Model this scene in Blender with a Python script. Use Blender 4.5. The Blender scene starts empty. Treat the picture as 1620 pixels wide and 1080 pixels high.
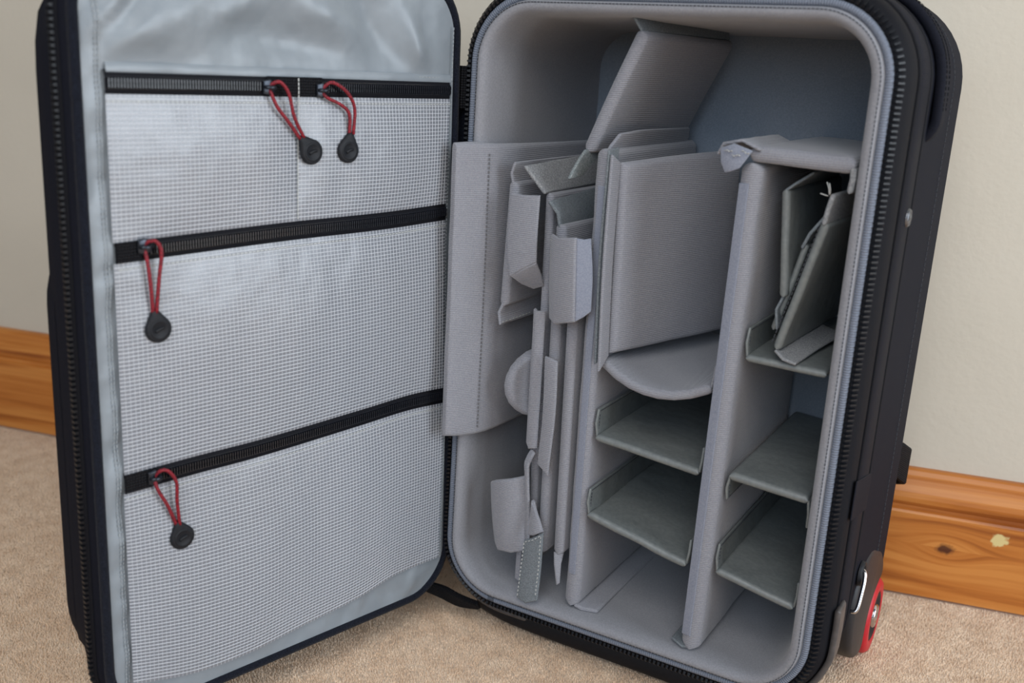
import bpy, bmesh, math, random
from mathutils import Vector, Matrix, noise
random.seed(7)
V = Vector
ZO = 0.045                      # height of the case rim above the carpet
scene = bpy.context.scene
COL = scene.collection

# ------------------------------------------------------------------ camera, world, light, exposure
cam_d = bpy.data.cameras.new('camera'); cam = bpy.data.objects.new('camera', cam_d); COL.objects.link(cam)
cam.matrix_world = Matrix(((0.861356, -0.179301, 0.475308, 0.485066),
                           (0.505110, 0.202593, -0.838940, -0.755945),
                           (0.054129, 0.962708, 0.265071, 0.494503 + ZO),
                           (0, 0, 0, 1)))
cam_d.sensor_width = 36; cam_d.lens = 35.853; cam_d.clip_start = 0.02
cam_d.dof.use_dof = True; cam_d.dof.focus_distance = 0.90; cam_d.dof.aperture_fstop = 5.0
scene.camera = cam

world = bpy.data.worlds.new('world'); scene.world = world; world.use_nodes = True
bg = world.node_tree.nodes['Background']
bg.inputs[0].default_value = (0.74, 0.86, 1.0, 1); bg.inputs[1].default_value = 0.12

def area(name, loc, target, sx, sy, power, col):
    d = bpy.data.lights.new(name, 'AREA'); d.shape = 'RECTANGLE'; d.size = sx; d.size_y = sy
    d.energy = power; d.color = col
    o = bpy.data.objects.new(name, d); COL.objects.link(o); o.location = loc
    o.rotation_euler = (V(target) - V(loc)).to_track_quat('-Z', 'Y').to_euler()
    return o
# a tall window in the right-hand wall, the ceiling light, and a window behind the camera
area('window_daylight', (2.75, -0.10, 1.00), (0.0, -0.20, 0.45), 1.7, 1.8, 66, (0.84, 0.92, 1.0))
area('ceiling_lamp_panel', (1.0, -1.9, 2.30), (0.2, 0.0, 0.25), 2.0, 1.5, 40, (1.0, 0.96, 0.91))
area('rear_window_daylight', (0.8, -2.9, 1.35), (0.2, 0.0, 0.30), 2.0, 1.3, 36, (0.76, 0.87, 1.0))

vs = scene.view_settings
vs.view_transform = 'Standard'; vs.look = 'None'; vs.gamma = 1; vs.use_curve_mapping = False
vs.exposure = -0.12

# ------------------------------------------------------------------ materials
def srgb(r, g, b):
    f = lambda c: (c / 255 / 12.92) if c <= 10 else ((c / 255 + 0.055) / 1.055) ** 2.4
    return (f(r), f(g), f(b), 1)

def mat(name, col, rough=0.7, col2=None, nscale=60, bump=0.0, bscale=900, bdist=0.0006, spec=0.3,
        sheen=0.0, metal=0.0, coord='Object', stretch=(1, 1, 1), wave=None, detail=3.0, bump2=None):
    m = bpy.data.materials.new(name); m.use_nodes = True
    nt = m.node_tree; N = nt.nodes; L = nt.links
    b = N['Principled BSDF']
    b.inputs['Base Color'].default_value = col; b.inputs['Roughness'].default_value = rough
    b.inputs['Specular IOR Level'].default_value = spec; b.inputs['Metallic'].default_value = metal
    if sheen: b.inputs['Sheen Weight'].default_value = sheen; b.inputs['Sheen Roughness'].default_value = 0.5
    tc = N.new('ShaderNodeTexCoord')
    mp = N.new('ShaderNodeMapping'); mp.inputs['Scale'].default_value = stretch
    L.new(tc.outputs[coord], mp.inputs['Vector'])
    last = None
    if col2:
        n = N.new('ShaderNodeTexNoise'); n.inputs['Scale'].default_value = nscale; n.inputs['Detail'].default_value = detail
        L.new(mp.outputs[0], n.inputs['Vector'])
        r = N.new('ShaderNodeValToRGB'); r.color_ramp.elements[0].position = 0.35; r.color_ramp.elements[1].position = 0.65
        r.color_ramp.elements[0].color = col; r.color_ramp.elements[1].color = col2
        L.new(n.outputs['Fac'], r.inputs['Fac']); L.new(r.outputs['Color'], b.inputs['Base Color'])
    h = None
    if wave:                                   # woven ribs: (axis, scale, strength)
        for ax, sc in wave:
            w = N.new('ShaderNodeTexWave'); w.bands_direction = ax; w.inputs['Scale'].default_value = sc
            L.new(mp.outputs[0], w.inputs['Vector'])
            if h is None: h = w.outputs['Fac']
            else:
                a = N.new('ShaderNodeMath'); a.operation = 'ADD'; L.new(h, a.inputs[0]); L.new(w.outputs['Fac'], a.inputs[1]); h = a.outputs[0]
    if bump:
        n2 = N.new('ShaderNodeTexNoise'); n2.inputs['Scale'].default_value = bscale; n2.inputs['Detail'].default_value = 2
        L.new(mp.outputs[0], n2.inputs['Vector'])
        if h is not None:
            a = N.new('ShaderNodeMath'); a.operation = 'ADD'; L.new(h, a.inputs[0]); L.new(n2.outputs['Fac'], a.inputs[1]); h = a.outputs[0]
        else: h = n2.outputs['Fac']
        bp = N.new('ShaderNodeBump'); bp.inputs['Strength'].default_value = bump; bp.inputs['Distance'].default_value = bdist
        L.new(h, bp.inputs['Height'])
        out = bp.outputs[0]
        if bump2:                              # slow creases: (scale, strength, distance)
            n3 = N.new('ShaderNodeTexNoise'); n3.inputs['Scale'].default_value = bump2[0]; n3.inputs['Detail'].default_value = 1.5
            L.new(tc.outputs[coord], n3.inputs['Vector'])
            b2 = N.new('ShaderNodeBump'); b2.inputs['Strength'].default_value = bump2[1]; b2.inputs['Distance'].default_value = bump2[2]
            L.new(n3.outputs['Fac'], b2.inputs['Height']); L.new(out, b2.inputs['Normal']); out = b2.outputs[0]
        L.new(out, b.inputs['Normal'])
    return m

M = {}
M['lining'] = mat('grey_brushed_lining', srgb(145, 146, 152), 0.9, srgb(134, 135, 141), 700, 0.5, 1100, 0.0005, 0.15, 0.25, bump2=(28, 0.25, 0.006))
M['back'] = mat('blue_grey_back_lining', srgb(134, 143, 154), 0.8, srgb(124, 133, 144), 700, 0.4, 1100, 0.0005, 0.2, 0.2)
M['pad'] = mat('grey_brushed_padding', srgb(149, 150, 157), 0.9, srgb(137, 138, 146), 800, 0.55, 1200, 0.0005, 0.15, 0.25, wave=(('Z', 190),))
M['nylon'] = mat('grey_green_nylon', srgb(120, 125, 124), 0.42, srgb(109, 114, 115), 300, 0.3, 1500, 0.0003, 0.6, bump2=(45, 0.35, 0.004))
M['velcro'] = mat('blue_grey_hook_tape', srgb(136, 143, 148), 0.8, srgb(108, 115, 121), 900, 0.9, 1300, 0.001, 0.2)
M['velcro_light'] = mat('pale_hook_tape', srgb(160, 162, 164), 0.8, srgb(126, 128, 132), 700, 0.9, 900, 0.001, 0.2)
M['loop'] = mat('blue_grey_loop_tape', srgb(142, 147, 160), 0.9, srgb(127, 132, 147), 900, 0.6, 1300, 0.0006, 0.15, 0.2)
M['edge'] = mat('cut_fabric_edge', srgb(150, 155, 156), 0.9, srgb(105, 115, 118), 900, 0.6, 1500, 0.0006, 0.15)
M['black'] = mat('black_ballistic_nylon', srgb(17, 19, 27), 0.75, srgb(26, 28, 38), 1400, 0.6, 1500, 0.0005, 0.10)
M['blackband'] = mat('ribbed_black_webbing', srgb(25, 27, 36), 0.7, None, 60, 0.7, 1500, 0.0006, 0.12, coord='UV', wave=(('X', 260),))
M['tape'] = mat('black_zip_tape', srgb(14, 15, 20), 0.7, srgb(21, 22, 28), 1500, 0.5, 1800, 0.0004, 0.14)
M['weave'] = mat('black_coarse_webbing', srgb(17, 18, 23), 0.6, None, 60, 0.9, 1500, 0.0008, 0.2, coord='UV', wave=(('X', 150), ('Y', 150)))
M['teeth'] = mat('black_zip_teeth', srgb(16, 18, 23), 0.35, srgb(22, 24, 29), 400, 0.05, 900, 0.0002, 0.28)
M['coil'] = mat('glossy_black_coil', srgb(24, 26, 32), 0.25, srgb(31, 33, 39), 400, 0.05, 900, 0.0002, 0.6)
M['rivet'] = mat('dull_steel_rivet', srgb(120, 122, 126), 0.35, srgb(95, 97, 102), 300, 0.1, 600, 0.0002, 0.5, metal=0.8)
M['welt'] = mat('fuzzy_black_welt', srgb(15, 17, 25), 0.9, srgb(27, 31, 42), 900, 0.9, 1200, 0.001, 0.08, 0.08)
M['satin'] = mat('silver_satin_lining', srgb(134, 142, 149), 0.38, srgb(126, 134, 141), 40, 0.25, 1800, 0.0002, 0.5, 0.15, bump2=(38, 0.45, 0.006))
M['binding'] = mat('pale_blue_grey_binding', srgb(120, 128, 143), 0.65, None, 60, 0.8, 1500, 0.0006, 0.35, coord='UV', wave=(('X', 160),))
M['thread'] = mat('white_mesh_thread', srgb(200, 203, 209), 0.32, srgb(190, 194, 201), 500, 0.1, 900, 0.0002, 0.9)
M['stitch'] = mat('pale_stitch_thread', srgb(190, 192, 190), 0.7, srgb(170, 172, 172), 900, 0.2, 900, 0.0002, 0.3)
M['lidstitch'] = mat('silver_stitch_thread', srgb(150, 156, 160), 0.7, srgb(134, 140, 145), 900, 0.2, 900, 0.0002, 0.3)
M['dstitch'] = mat('dark_stitch_thread', srgb(70, 72, 78), 0.8, srgb(55, 58, 64), 900, 0.2, 900, 0.0002, 0.3)
M['seam'] = mat('grey_seam_thread', srgb(112, 111, 113), 0.9, srgb(100, 100, 103), 900, 0.2, 900, 0.0002, 0.2)
M['cord'] = mat('red_braided_cord', srgb(152, 26, 42), 0.5, srgb(76, 12, 25), 1300, 0.6, 1300, 0.0006, 0.4, detail=0.5)
M['rubber'] = mat('black_rubber', srgb(22, 24, 29), 0.55, srgb(28, 30, 35), 300, 0.2, 1500, 0.0002, 0.28)
M['slider'] = mat('dark_metal_slider', srgb(40, 44, 52), 0.25, srgb(58, 62, 70), 200, 0.05, 400, 0.0002, 0.6, metal=0.7)
M['plastic'] = mat('black_moulded_plastic', srgb(33, 34, 38), 0.5, srgb(38, 39, 43), 500, 0.3, 2200, 0.0002, 0.4)
M['skid'] = mat('worn_grey_plastic', srgb(84, 80, 79), 0.45, srgb(70, 67, 67), 120, 0.2, 700, 0.0003, 0.4)
M['chrome'] = mat('chrome_steel', srgb(215, 215, 218), 0.18, srgb(200, 200, 205), 200, 0.02, 400, 0.0001, 0.5, metal=1.0)
M['red'] = mat('red_wheel_rubber', srgb(190, 32, 44), 0.45, srgb(178, 28, 40), 150, 0.1, 700, 0.0002, 0.4)

def pvc():
    m = bpy.data.materials.new('frosted_clear_pocket_film'); m.use_nodes = True
    nt = m.node_tree; N = nt.nodes; L = nt.links; b = N['Principled BSDF']
    b.inputs['Base Color'].default_value = srgb(130, 134, 142); b.inputs['Roughness'].default_value = 0.29
    b.inputs['Specular IOR Level'].default_value = 1.0
    tc = N.new('ShaderNodeTexCoord'); n = N.new('ShaderNodeTexNoise'); n.inputs['Scale'].default_value = 26; n.inputs['Detail'].default_value = 2
    L.new(tc.outputs['Object'], n.inputs['Vector'])
    bp = N.new('ShaderNodeBump'); bp.inputs['Strength'].default_value = 0.35; bp.inputs['Distance'].default_value = 0.006
    L.new(n.outputs['Fac'], bp.inputs['Height']); L.new(bp.outputs[0], b.inputs['Normal'])
    t = N.new('ShaderNodeBsdfTransparent'); mx = N.new('ShaderNodeMixShader'); mx.inputs[0].default_value = 0.82
    L.new(t.outputs[0], mx.inputs[1]); L.new(b.outputs[0], mx.inputs[2]); L.new(mx.outputs[0], N['Material Output'].inputs['Surface'])
    return m
M['pvc'] = pvc()

# ------------------------------------------------------------------ mesh helpers
def wloc(o):
    p = V((0, 0, 0))
    while o is not None: p += o.location; o = o.parent
    return p

class MB:
    """collects geometry in case coordinates (z measured from the case rim) and links it as ONE mesh object"""
    def __init__(s): s.v = []; s.f = []; s.uv = []
    def add(s, vs, fs, uv=None):
        k = len(s.v); s.v += [V(p) for p in vs]; s.f += [tuple(i + k for i in f) for f in fs]
        s.uv += uv if uv else [(p[0], p[2]) for p in vs]
    def box(s, c, a, b, d):
        c = V(c); a = V(a); b = V(b); d = V(d); vs = [c + i * a + j * b + k * d for i in (-1, 1) for j in (-1, 1) for k in (-1, 1)]
        s.add(vs, [(0, 1, 3, 2), (4, 6, 7, 5), (0, 4, 5, 1), (2, 3, 7, 6), (0, 2, 6, 4), (1, 5, 7, 3)])
    def tooth(s, c, a, b, d, k=0.6):       # box whose outer (+d) side is narrower: a moulded tooth
        c = V(c); a = V(a); b = V(b); d = V(d); vs = []
        for i in (-1, 1):
            for j in (-1, 1):
                vs += [c + i * a + j * b - d, c + i * a * k + j * b * 0.85 + d]
        s.add(vs, [(0, 1, 3, 2), (4, 6, 7, 5), (0, 4, 5, 1), (2, 3, 7, 6), (0, 2, 6, 4), (1, 5, 7, 3)])
    def tube(s, pts, r, n=8, closed=False, flat=1.0):
        pts = [V(p) for p in pts]; rings = []; m = len(pts); prev = None; acc = 0; uv = []; vs = []
        for i, p in enumerate(pts):
            a = pts[(i - 1) % m] if (closed or i) else p; b = pts[(i + 1) % m] if (closed or i < m - 1) else p
            t = (b - a).normalized()
            if prev is None: x = t.orthogonal().normalized()
            else: x = (prev - t * prev.dot(t)).normalized()
            prev = x; y = t.cross(x)
            rr = r[i] if isinstance(r, (list, tuple)) else r
            if i: acc += (p - pts[i - 1]).length
            for k in range(n):
                an = 2 * math.pi * k / n; vs.append(p + x * math.cos(an) * rr + y * math.sin(an) * rr * flat); uv.append((acc, k / n * 0.01))
        fs = []
        for i in range(m if closed else m - 1):
            j = (i + 1) % m
            for k in range(n): fs.append((i * n + k, i * n + (k + 1) % n, j * n + (k + 1) % n, j * n + k))
        if not closed: fs += [tuple(range(n))[::-1], tuple((m - 1) * n + k for k in range(n))]
        s.add(vs, fs, uv)
    def strip(s, rows, closed_rows=True, uv=None):   # rows[i][j]; i along the length
        m = len(rows); n = len(rows[0]); vs = [p for r in rows for p in r]; fs = []
        for i in range(m if closed_rows else m - 1):
            for j in range(n - 1): fs.append((i * n + j, i * n + j + 1, ((i + 1) % m) * n + j + 1, ((i + 1) % m) * n + j))
        s.add(vs, fs, uv)
    def build(s, name, m, parent=None, smooth=True, kind=None, label=None, recalc=True):
        off = wloc(parent) if parent else V((0, 0, 0))
        me = bpy.data.meshes.new(name)
        me.from_pydata([tuple(p + V((0, 0, ZO)) - off) for p in s.v], [], s.f)
        ul = me.uv_layers.new(name='UVMap')
        ul.data.foreach_set('uv', [c for l in me.loops for c in s.uv[l.vertex_index]])
        me.polygons.foreach_set('use_smooth', [smooth] * len(me.polygons))
        me.materials.append(M[m] if isinstance(m, str) else m)
        me.update()
        if len(s.f) < 12000:
            bb = bmesh.new(); bb.from_mesh(me); bmesh.ops.recalc_face_normals(bb, faces=bb.faces); bb.to_mesh(me); bb.free()
        o = bpy.data.objects.new(name, me); COL.objects.link(o)
        if parent: o.parent = parent
        if kind: o['kind'] = kind
        if label: o['label'] = label
        return o

def crv(P, t):
    n = len(P) - 1
    if n == 0: return P[0]
    x = t * n; i = min(int(x), n - 1); f = x - i
    a, b = P[i], P[i + 1]
    if n == 1: return a.lerp(b, f)
    p0 = P[i - 1] if i > 0 else a * 2 - b; p3 = P[i + 2] if i + 2 <= n else b * 2 - a
    return 0.5 * ((2 * a) + (b - p0) * f + (2 * p0 - 5 * a + 4 * b - p3) * f * f + (3 * a - p0 - 3 * b + p3) * f ** 3)

def curve(pts, n): P = [V(p) for p in pts]; return [crv(P, i / (n - 1)) for i in range(n)]

def steps(L, r, step):
    r = min(r, L * 0.49); a = [0, .04 * r, .16 * r, .4 * r, .7 * r, r]
    n = max(2, min(40, int((L - 2 * r) / step))); mid = [r + (L - 2 * r) * i / n for i in range(1, n)]
    return [(x / L, x, L) for x in a + mid + [L - x for x in a[::-1]]], r

def pad(mb, ctrl, t, rnd=None, step=0.012, puff=0.0, wob=0.0, seed=0):
    """soft slab: a Catmull-Rom sheet through the control grid, thickened, with rounded rims"""
    G = [[V(p) for p in row] for row in ctrl]
    if rnd is None: rnd = t * 0.5
    Lu = sum((G[i + 1][len(G[0]) // 2] - G[i][len(G[0]) // 2]).length for i in range(len(G) - 1))
    Lv = sum((G[len(G) // 2][j + 1] - G[len(G) // 2][j]).length for j in range(len(G[0]) - 1))
    su, ru = steps(Lu, rnd, step); sv, rv = steps(Lv, rnd, step)
    cols = [[crv([row[j] for row in G], u[0]) for j in range(len(G[0]))] for u in su]
    P = [[crv(c, v[0]) for v in sv] for c in cols]
    nu, nv = len(su), len(sv)
    def h(d, L, r):
        d = min(d, L - d); return 1.0 if d >= r else math.sqrt(max(0, 1 - (1 - d / r) ** 2))
    top = []; bot = []; vs = []; uv = []
    for i in range(nu):
        tr = []; br = []
        for j in range(nv):
            du = P[min(i + 1, nu - 1)][j] - P[max(i - 1, 0)][j]; dv = P[i][min(j + 1, nv - 1)] - P[i][max(j - 1, 0)]
            n = du.cross(dv); n = n.normalized() if n.length > 1e-12 else V((0, 0, 1))
            p = P[i][j]
            if wob: p = p + n * wob * noise.noise(p * 28 + V((seed * 3.7, seed, 0)))
            k = h(su[i][1], Lu, ru) * h(sv[j][1], Lv, rv)
            q = 1 + puff * math.sin(math.pi * su[i][0]) * math.sin(math.pi * sv[j][0])
            tr.append(len(vs)); vs.append(p + n * t * .5 * k * q); uv.append((su[i][1], sv[j][1]))
            if k < 1e-6: br.append(tr[-1])
            else: br.append(len(vs)); vs.append(p - n * t * .5 * k * q); uv.append((su[i][1], sv[j][1]))
        top.append(tr); bot.append(br)
    fs = []
    for i in range(nu - 1):
        for j in range(nv - 1):
            for g, fl in ((top, 0), (bot, 1)):
                f = (g[i][j], g[i + 1][j], g[i + 1][j + 1], g[i][j + 1]); f = f[::-1] if fl else f
                fs.append(f)
    mb.add(vs, fs, uv)

def part(name, parent, ctrl, t, m, **kw):
    lab = kw.pop('label', None); mb = MB(); pad(mb, ctrl, t, **kw); return mb.build(name, m, parent, label=lab)

def dashes(mb, path, nrm, pitch=0.0038, ln=0.0024, w=0.0005, h=0.0003):
    P = [V(p) for p in path]; seg = [(P[i + 1] - P[i]).length for i in range(len(P) - 1)]; tot = sum(seg); s = 0
    while s < tot - ln:
        def at(x):
            for i, l in enumerate(seg):
                if x <= l or i == len(seg) - 1: return P[i].lerp(P[i + 1], x / l if l else 0)
                x -= l
        a = at(s); b = at(s + ln); t = (b - a); n = V(nrm).normalized(); sd = t.cross(n).normalized()
        mb.box((a + b) / 2, t / 2, sd * w, n * h); s += pitch

def thing(name, label, cat, base, group=None):
    o = bpy.data.objects.new(name, None); COL.objects.link(o); o.empty_display_size = 0.02
    o.location = V(base) + V((0, 0, ZO)); o['label'] = label; o['category'] = cat
    if group: o['group'] = group
    return o

def rr_loop(x0, x1, z0, z1, r, seg=12, step=0.02):
    """rounded rectangle, counter-clockwise from the middle of the bottom: list of (x, z, nx, nz)"""
    out = []
    def line(a, b, n):
        L = math.dist(a, b); k = max(1, int(L / step))
        for i in range(k): out.append((a[0] + (b[0] - a[0]) * i / k, a[1] + (b[1] - a[1]) * i / k, n[0], n[1]))
    def arc(cx, cz, a0):
        for i in range(seg):
            a = a0 + math.pi / 2 * i / seg; out.append((cx + r * math.cos(a), cz + r * math.sin(a), math.cos(a), math.sin(a)))
    line((x0 + r, z0), (x1 - r, z0), (0, -1)); arc(x1 - r, z0 + r, -math.pi / 2)
    line((x1, z0 + r), (x1, z1 - r), (1, 0)); arc(x1 - r, z1 - r, 0)
    line((x1 - r, z1), (x0 + r, z1), (0, 1)); arc(x0 + r, z1 - r, math.pi / 2)
    line((x0, z1 - r), (x0, z0 + r), (-1, 0)); arc(x0 + r, z0 + r, math.pi)
    return out

def sweep(mb, loop, prof, mp, cap=False):
    rows = []; uv = []; acc = 0
    for i, (x, z, nx, nz) in enumerate(loop):
        if i: acc += math.dist((x, z), loop[i - 1][:2])
        pv = 0; row = []
        for k, (o, y) in enumerate(prof):
            if k: pv += math.dist(prof[k], prof[k - 1])
            row.append(mp(x + nx * o, z + nz * o, y)); uv.append((acc, pv))
        rows.append(row)
    k0 = len(mb.v); mb.strip(rows, True, uv)
    if cap: n = len(prof); mb.f.append(tuple(k0 + i * n + n - 1 for i in range(len(loop))))

def loop_walk(loop, pitch, i0=0.0, i1=1.0):
    P = loop + [loop[0]]; seg = [math.dist(P[i][:2], P[i + 1][:2]) for i in range(len(loop))]; tot = sum(seg); s = i0 * tot; i = 0; acc = 0
    while s < i1 * tot:
        while i < len(seg) - 1 and acc + seg[i] < s: acc += seg[i]; i += 1
        f = (s - acc) / seg[i] if seg[i] else 0; a, b = P[i], P[i + 1]
        n = V((a[2] + (b[2] - a[2]) * f, a[3] + (b[3] - a[3]) * f)).normalized()
        yield a[0] + (b[0] - a[0]) * f, a[1] + (b[1] - a[1]) * f, n.x, n.y
        s += pitch

# ------------------------------------------------------------------ the room
YAW = 0.227709; WD = V((math.cos(YAW), math.sin(YAW), 0)); WN = V((math.sin(YAW), -math.cos(YAW), 0)); W0 = V((0, 0.259, 0))

def wall_material():
    m = mat('cream_wall_paint', srgb(204, 197, 183), 0.75, srgb(198, 191, 177), 5, 0.25, 140, 0.0012, 0.25)
    return m
def carpet_material():
    m = mat('beige_carpet', srgb(240, 214, 187), 0.95, srgb(224, 194, 165), 45, 0.3, 700, 0.001, 0.1, 0.3, detail=6)
    return m
def pine_material():
    m = bpy.data.materials.new('varnished_pine'); m.use_nodes = True
    nt = m.node_tree; N = nt.nodes; L = nt.links; b = N['Principled BSDF']
    b.inputs['Roughness'].default_value = 0.38; b.inputs['Specular IOR Level'].default_value = 0.45
    tc = N.new('ShaderNodeTexCoord'); sp = N.new('ShaderNodeSeparateXYZ'); L.new(tc.outputs['UV'], sp.inputs[0])
    def mth(op, a, c=None):
        n = N.new('ShaderNodeMath'); n.operation = op
        for i, q in enumerate((a, c)):
            if q is None: continue
            if isinstance(q, (int, float)): n.inputs[i].default_value = q
            else: L.new(q, n.inputs[i])
        return n.outputs[0]
    U, Z = sp.outputs[0], sp.outputs[1]
    # distance from the knot at u = .416, z = .060, and from the filler spot at .466, .080
    def dist(u, z, su, sz):
        a = mth('MULTIPLY', mth('SUBTRACT', U, u), su); c = mth('MULTIPLY', mth('SUBTRACT', Z, z), sz)
        return mth('SQRT', mth('ADD', mth('MULTIPLY', a, a), mth('MULTIPLY', c, c)))
    dk = dist(0.416, 0.060, 1.0, 1.5)
    swirl = mth('MULTIPLY', mth('POWER', 2.718, mth('MULTIPLY', mth('MULTIPLY', dk, dk), -900.0)), 0.02)
    sign = mth('SIGN', mth('SUBTRACT', Z, 0.060))
    zz = mth('SUBTRACT', Z, mth('MULTIPLY', swirl, sign))
    cb = N.new('ShaderNodeCombineXYZ'); L.new(mth('MULTIPLY', U, 3.2), cb.inputs[0]); L.new(mth('MULTIPLY', zz, 75.0), cb.inputs[1])
    n1 = N.new('ShaderNodeTexNoise'); n1.inputs['Scale'].default_value = 1.0; n1.inputs['Detail'].default_value = 4; n1.inputs['Distortion'].default_value = 0.6
    L.new(cb.outputs[0], n1.inputs['Vector'])
    r = N.new('ShaderNodeValToRGB'); e = r.color_ramp.elements
    e[0].position = 0.30; e[0].color = srgb(142, 76, 28); e[1].position = 0.62; e[1].color = srgb(203, 134, 66)
    k = r.color_ramp.elements.new(0.45); k.color = srgb(184, 112, 48)
    L.new(n1.outputs['Fac'], r.inputs['Fac'])
    nk = N.new('ShaderNodeTexNoise'); nk.inputs['Scale'].default_value = 150; L.new(tc.outputs['UV'], nk.inputs['Vector'])
    dkn = mth('ADD', dk, mth('MULTIPLY', mth('SUBTRACT', nk.outputs['Fac'], 0.5), 0.012))
    mr = N.new('ShaderNodeMapRange'); mr.inputs['From Min'].default_value = 0.005; mr.inputs['From Max'].default_value = 0.011
    mr.inputs['To Min'].default_value = 0.9; mr.inputs['To Max'].default_value = 0.0; L.new(dkn, mr.inputs['Value'])
    mx = N.new('ShaderNodeMixRGB'); mx.inputs[2].default_value = srgb(62, 26, 20); L.new(mr.outputs[0], mx.inputs[0]); L.new(r.outputs[0], mx.inputs[1])
    df = mth('ADD', dist(0.466, 0.080, 0.8, 1.0), mth('MULTIPLY', mth('SUBTRACT', nk.outputs['Fac'], 0.5), 0.01))
    mr2 = N.new('ShaderNodeMapRange'); mr2.inputs['From Min'].default_value = 0.006; mr2.inputs['From Max'].default_value = 0.008
    mr2.inputs['To Min'].default_value = 1.0; mr2.inputs['To Max'].default_value = 0.0; L.new(df, mr2.inputs['Value'])
    mx2 = N.new('ShaderNodeMixRGB'); mx2.inputs[2].default_value = srgb(214, 196, 138); L.new(mr2.outputs[0], mx2.inputs[0]); L.new(mx.outputs[0], mx2.inputs[1])
    L.new(mx2.outputs[0], b.inputs['Base Color'])
    bp = N.new('ShaderNodeBump'); bp.inputs['Strength'].default_value = 0.15; bp.inputs['Distance'].default_value = 0.001
    L.new(n1.outputs['Fac'], bp.inputs['Height']); L.new(bp.outputs[0], b.inputs['Normal'])
    return m

def wp(u, out, z): return W0 + WD * u + WN * out + V((0, 0, z - ZO))     # wall coordinates, z above the carpet
mb = MB(); n = 8
mb.add([wp(-2.6, -0.02, 0), wp(3.0, -0.02, 0), wp(3.0, -0.02, 2.4), wp(-2.6, -0.02, 2.4), wp(-2.6, -0.14, 0), wp(3.0, -0.14, 0), wp(3.0, -0.14, 2.4), wp(-2.6, -0.14, 2.4)],
       [(0, 1, 2, 3), (5, 4, 7, 6), (3, 2, 6, 7), (0, 4, 5, 1), (1, 5, 6, 2), (0, 3, 7, 4)])
o = mb.build('wall_back', wall_material(), smooth=False); o['kind'] = 'structure'; o['label'] = 'plain cream painted wall behind the open case'
mb = MB()
fv = [wp(-2.6, 3.4, -.004), wp(3.0, 3.4, -.004), wp(3.0, -0.02, -.004), wp(-2.6, -0.02, -.004)]
mb.add(fv + [p - V((0, 0, .03)) for p in fv], [(0, 1, 2, 3), (7, 6, 5, 4), (0, 4, 5, 1), (1, 5, 6, 2), (2, 6, 7, 3), (3, 7, 4, 0)])
M['carpet'] = carpet_material()
o = flo = mb.build('floor', M['carpet'], smooth=False); o['kind'] = 'structure'; o['label'] = 'beige short pile carpet under the case'
import numpy as np
def carpet_pile():                               # short twisted tufts over the part of the floor in view
    rng = np.random.default_rng(3); sp = 0.0020
    us = np.arange(-1.05, 1.15, sp); os_ = np.arange(0.001, 0.95, sp)
    U, O = np.meshgrid(us, os_); U = U.ravel() + rng.uniform(-.5, .5, U.size) * sp; O = O.ravel() + rng.uniform(-.5, .5, O.size) * sp
    O = np.abs(O); n = U.size
    base = np.array([W0.x, W0.y, -0.004]) + U[:, None] * np.array([WD.x, WD.y, 0]) + O[:, None] * np.array([WN.x, WN.y, 0])
    ang = rng.uniform(0, 2 * np.pi, n); r = rng.uniform(0.0010, 0.0015, n); h = rng.uniform(0.0016, 0.0034, n)
    lean = rng.normal(0, 0.0007, (n, 2)); v = np.zeros((n, 4, 3))
    for k in range(3):
        a = ang + k * 2.0944; v[:, k, 0] = base[:, 0] + r * np.cos(a); v[:, k, 1] = base[:, 1] + r * np.sin(a); v[:, k, 2] = base[:, 2]
    v[:, 3, :] = base; v[:, 3, :2] += lean; v[:, 3, 2] += h
    f = (np.arange(n)[:, None, None] * 4 + np.array([[0, 1, 3], [1, 2, 3], [2, 0, 3]])).reshape(-1)
    me = bpy.data.meshes.new('carpet_pile'); me.vertices.add(n * 4); me.vertices.foreach_set('co', v.reshape(-1))
    me.loops.add(len(f)); me.loops.foreach_set('vertex_index', f.astype(np.int32)); nf = len(f) // 3
    me.polygons.add(nf); me.polygons.foreach_set('loop_start', (np.arange(nf) * 3).astype(np.int32))
    me.polygons.foreach_set('use_smooth', np.ones(nf, dtype=bool)); me.materials.append(M['carpet']); me.update(); me.validate()
    o = bpy.data.objects.new('carpet_pile', me); COL.objects.link(o); o.parent = flo; o['kind'] = 'stuff'
carpet_pile()
prof = [(-0.02, 0.0), (0.0, 0.0), (0.0, 0.094), (-0.0015, 0.0965), (-0.005, 0.098), (-0.0052, 0.101), (-0.0025, 0.106), (-0.0018, 0.111), (-0.003, 0.117), (-0.006, 0.124),
        (-0.0078, 0.130), (-0.0085, 0.1345), (-0.0105, 0.139), (-0.014, 0.1406), (-0.02, 0.1406)]
mb = MB(); rows = []; uv = []
for i in range(2):
    u = (-2.6, 3.0)[i]; rows.append([wp(u, a, b) for a, b in prof]); uv += [(u, b) for a, b in prof]
mb.strip(rows, False, uv)
o = mb.build('baseboard_back', pine_material(), smooth=False); o['kind'] = 'structure'; o['label'] = 'orange varnished pine skirting board with a dark knot'

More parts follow.
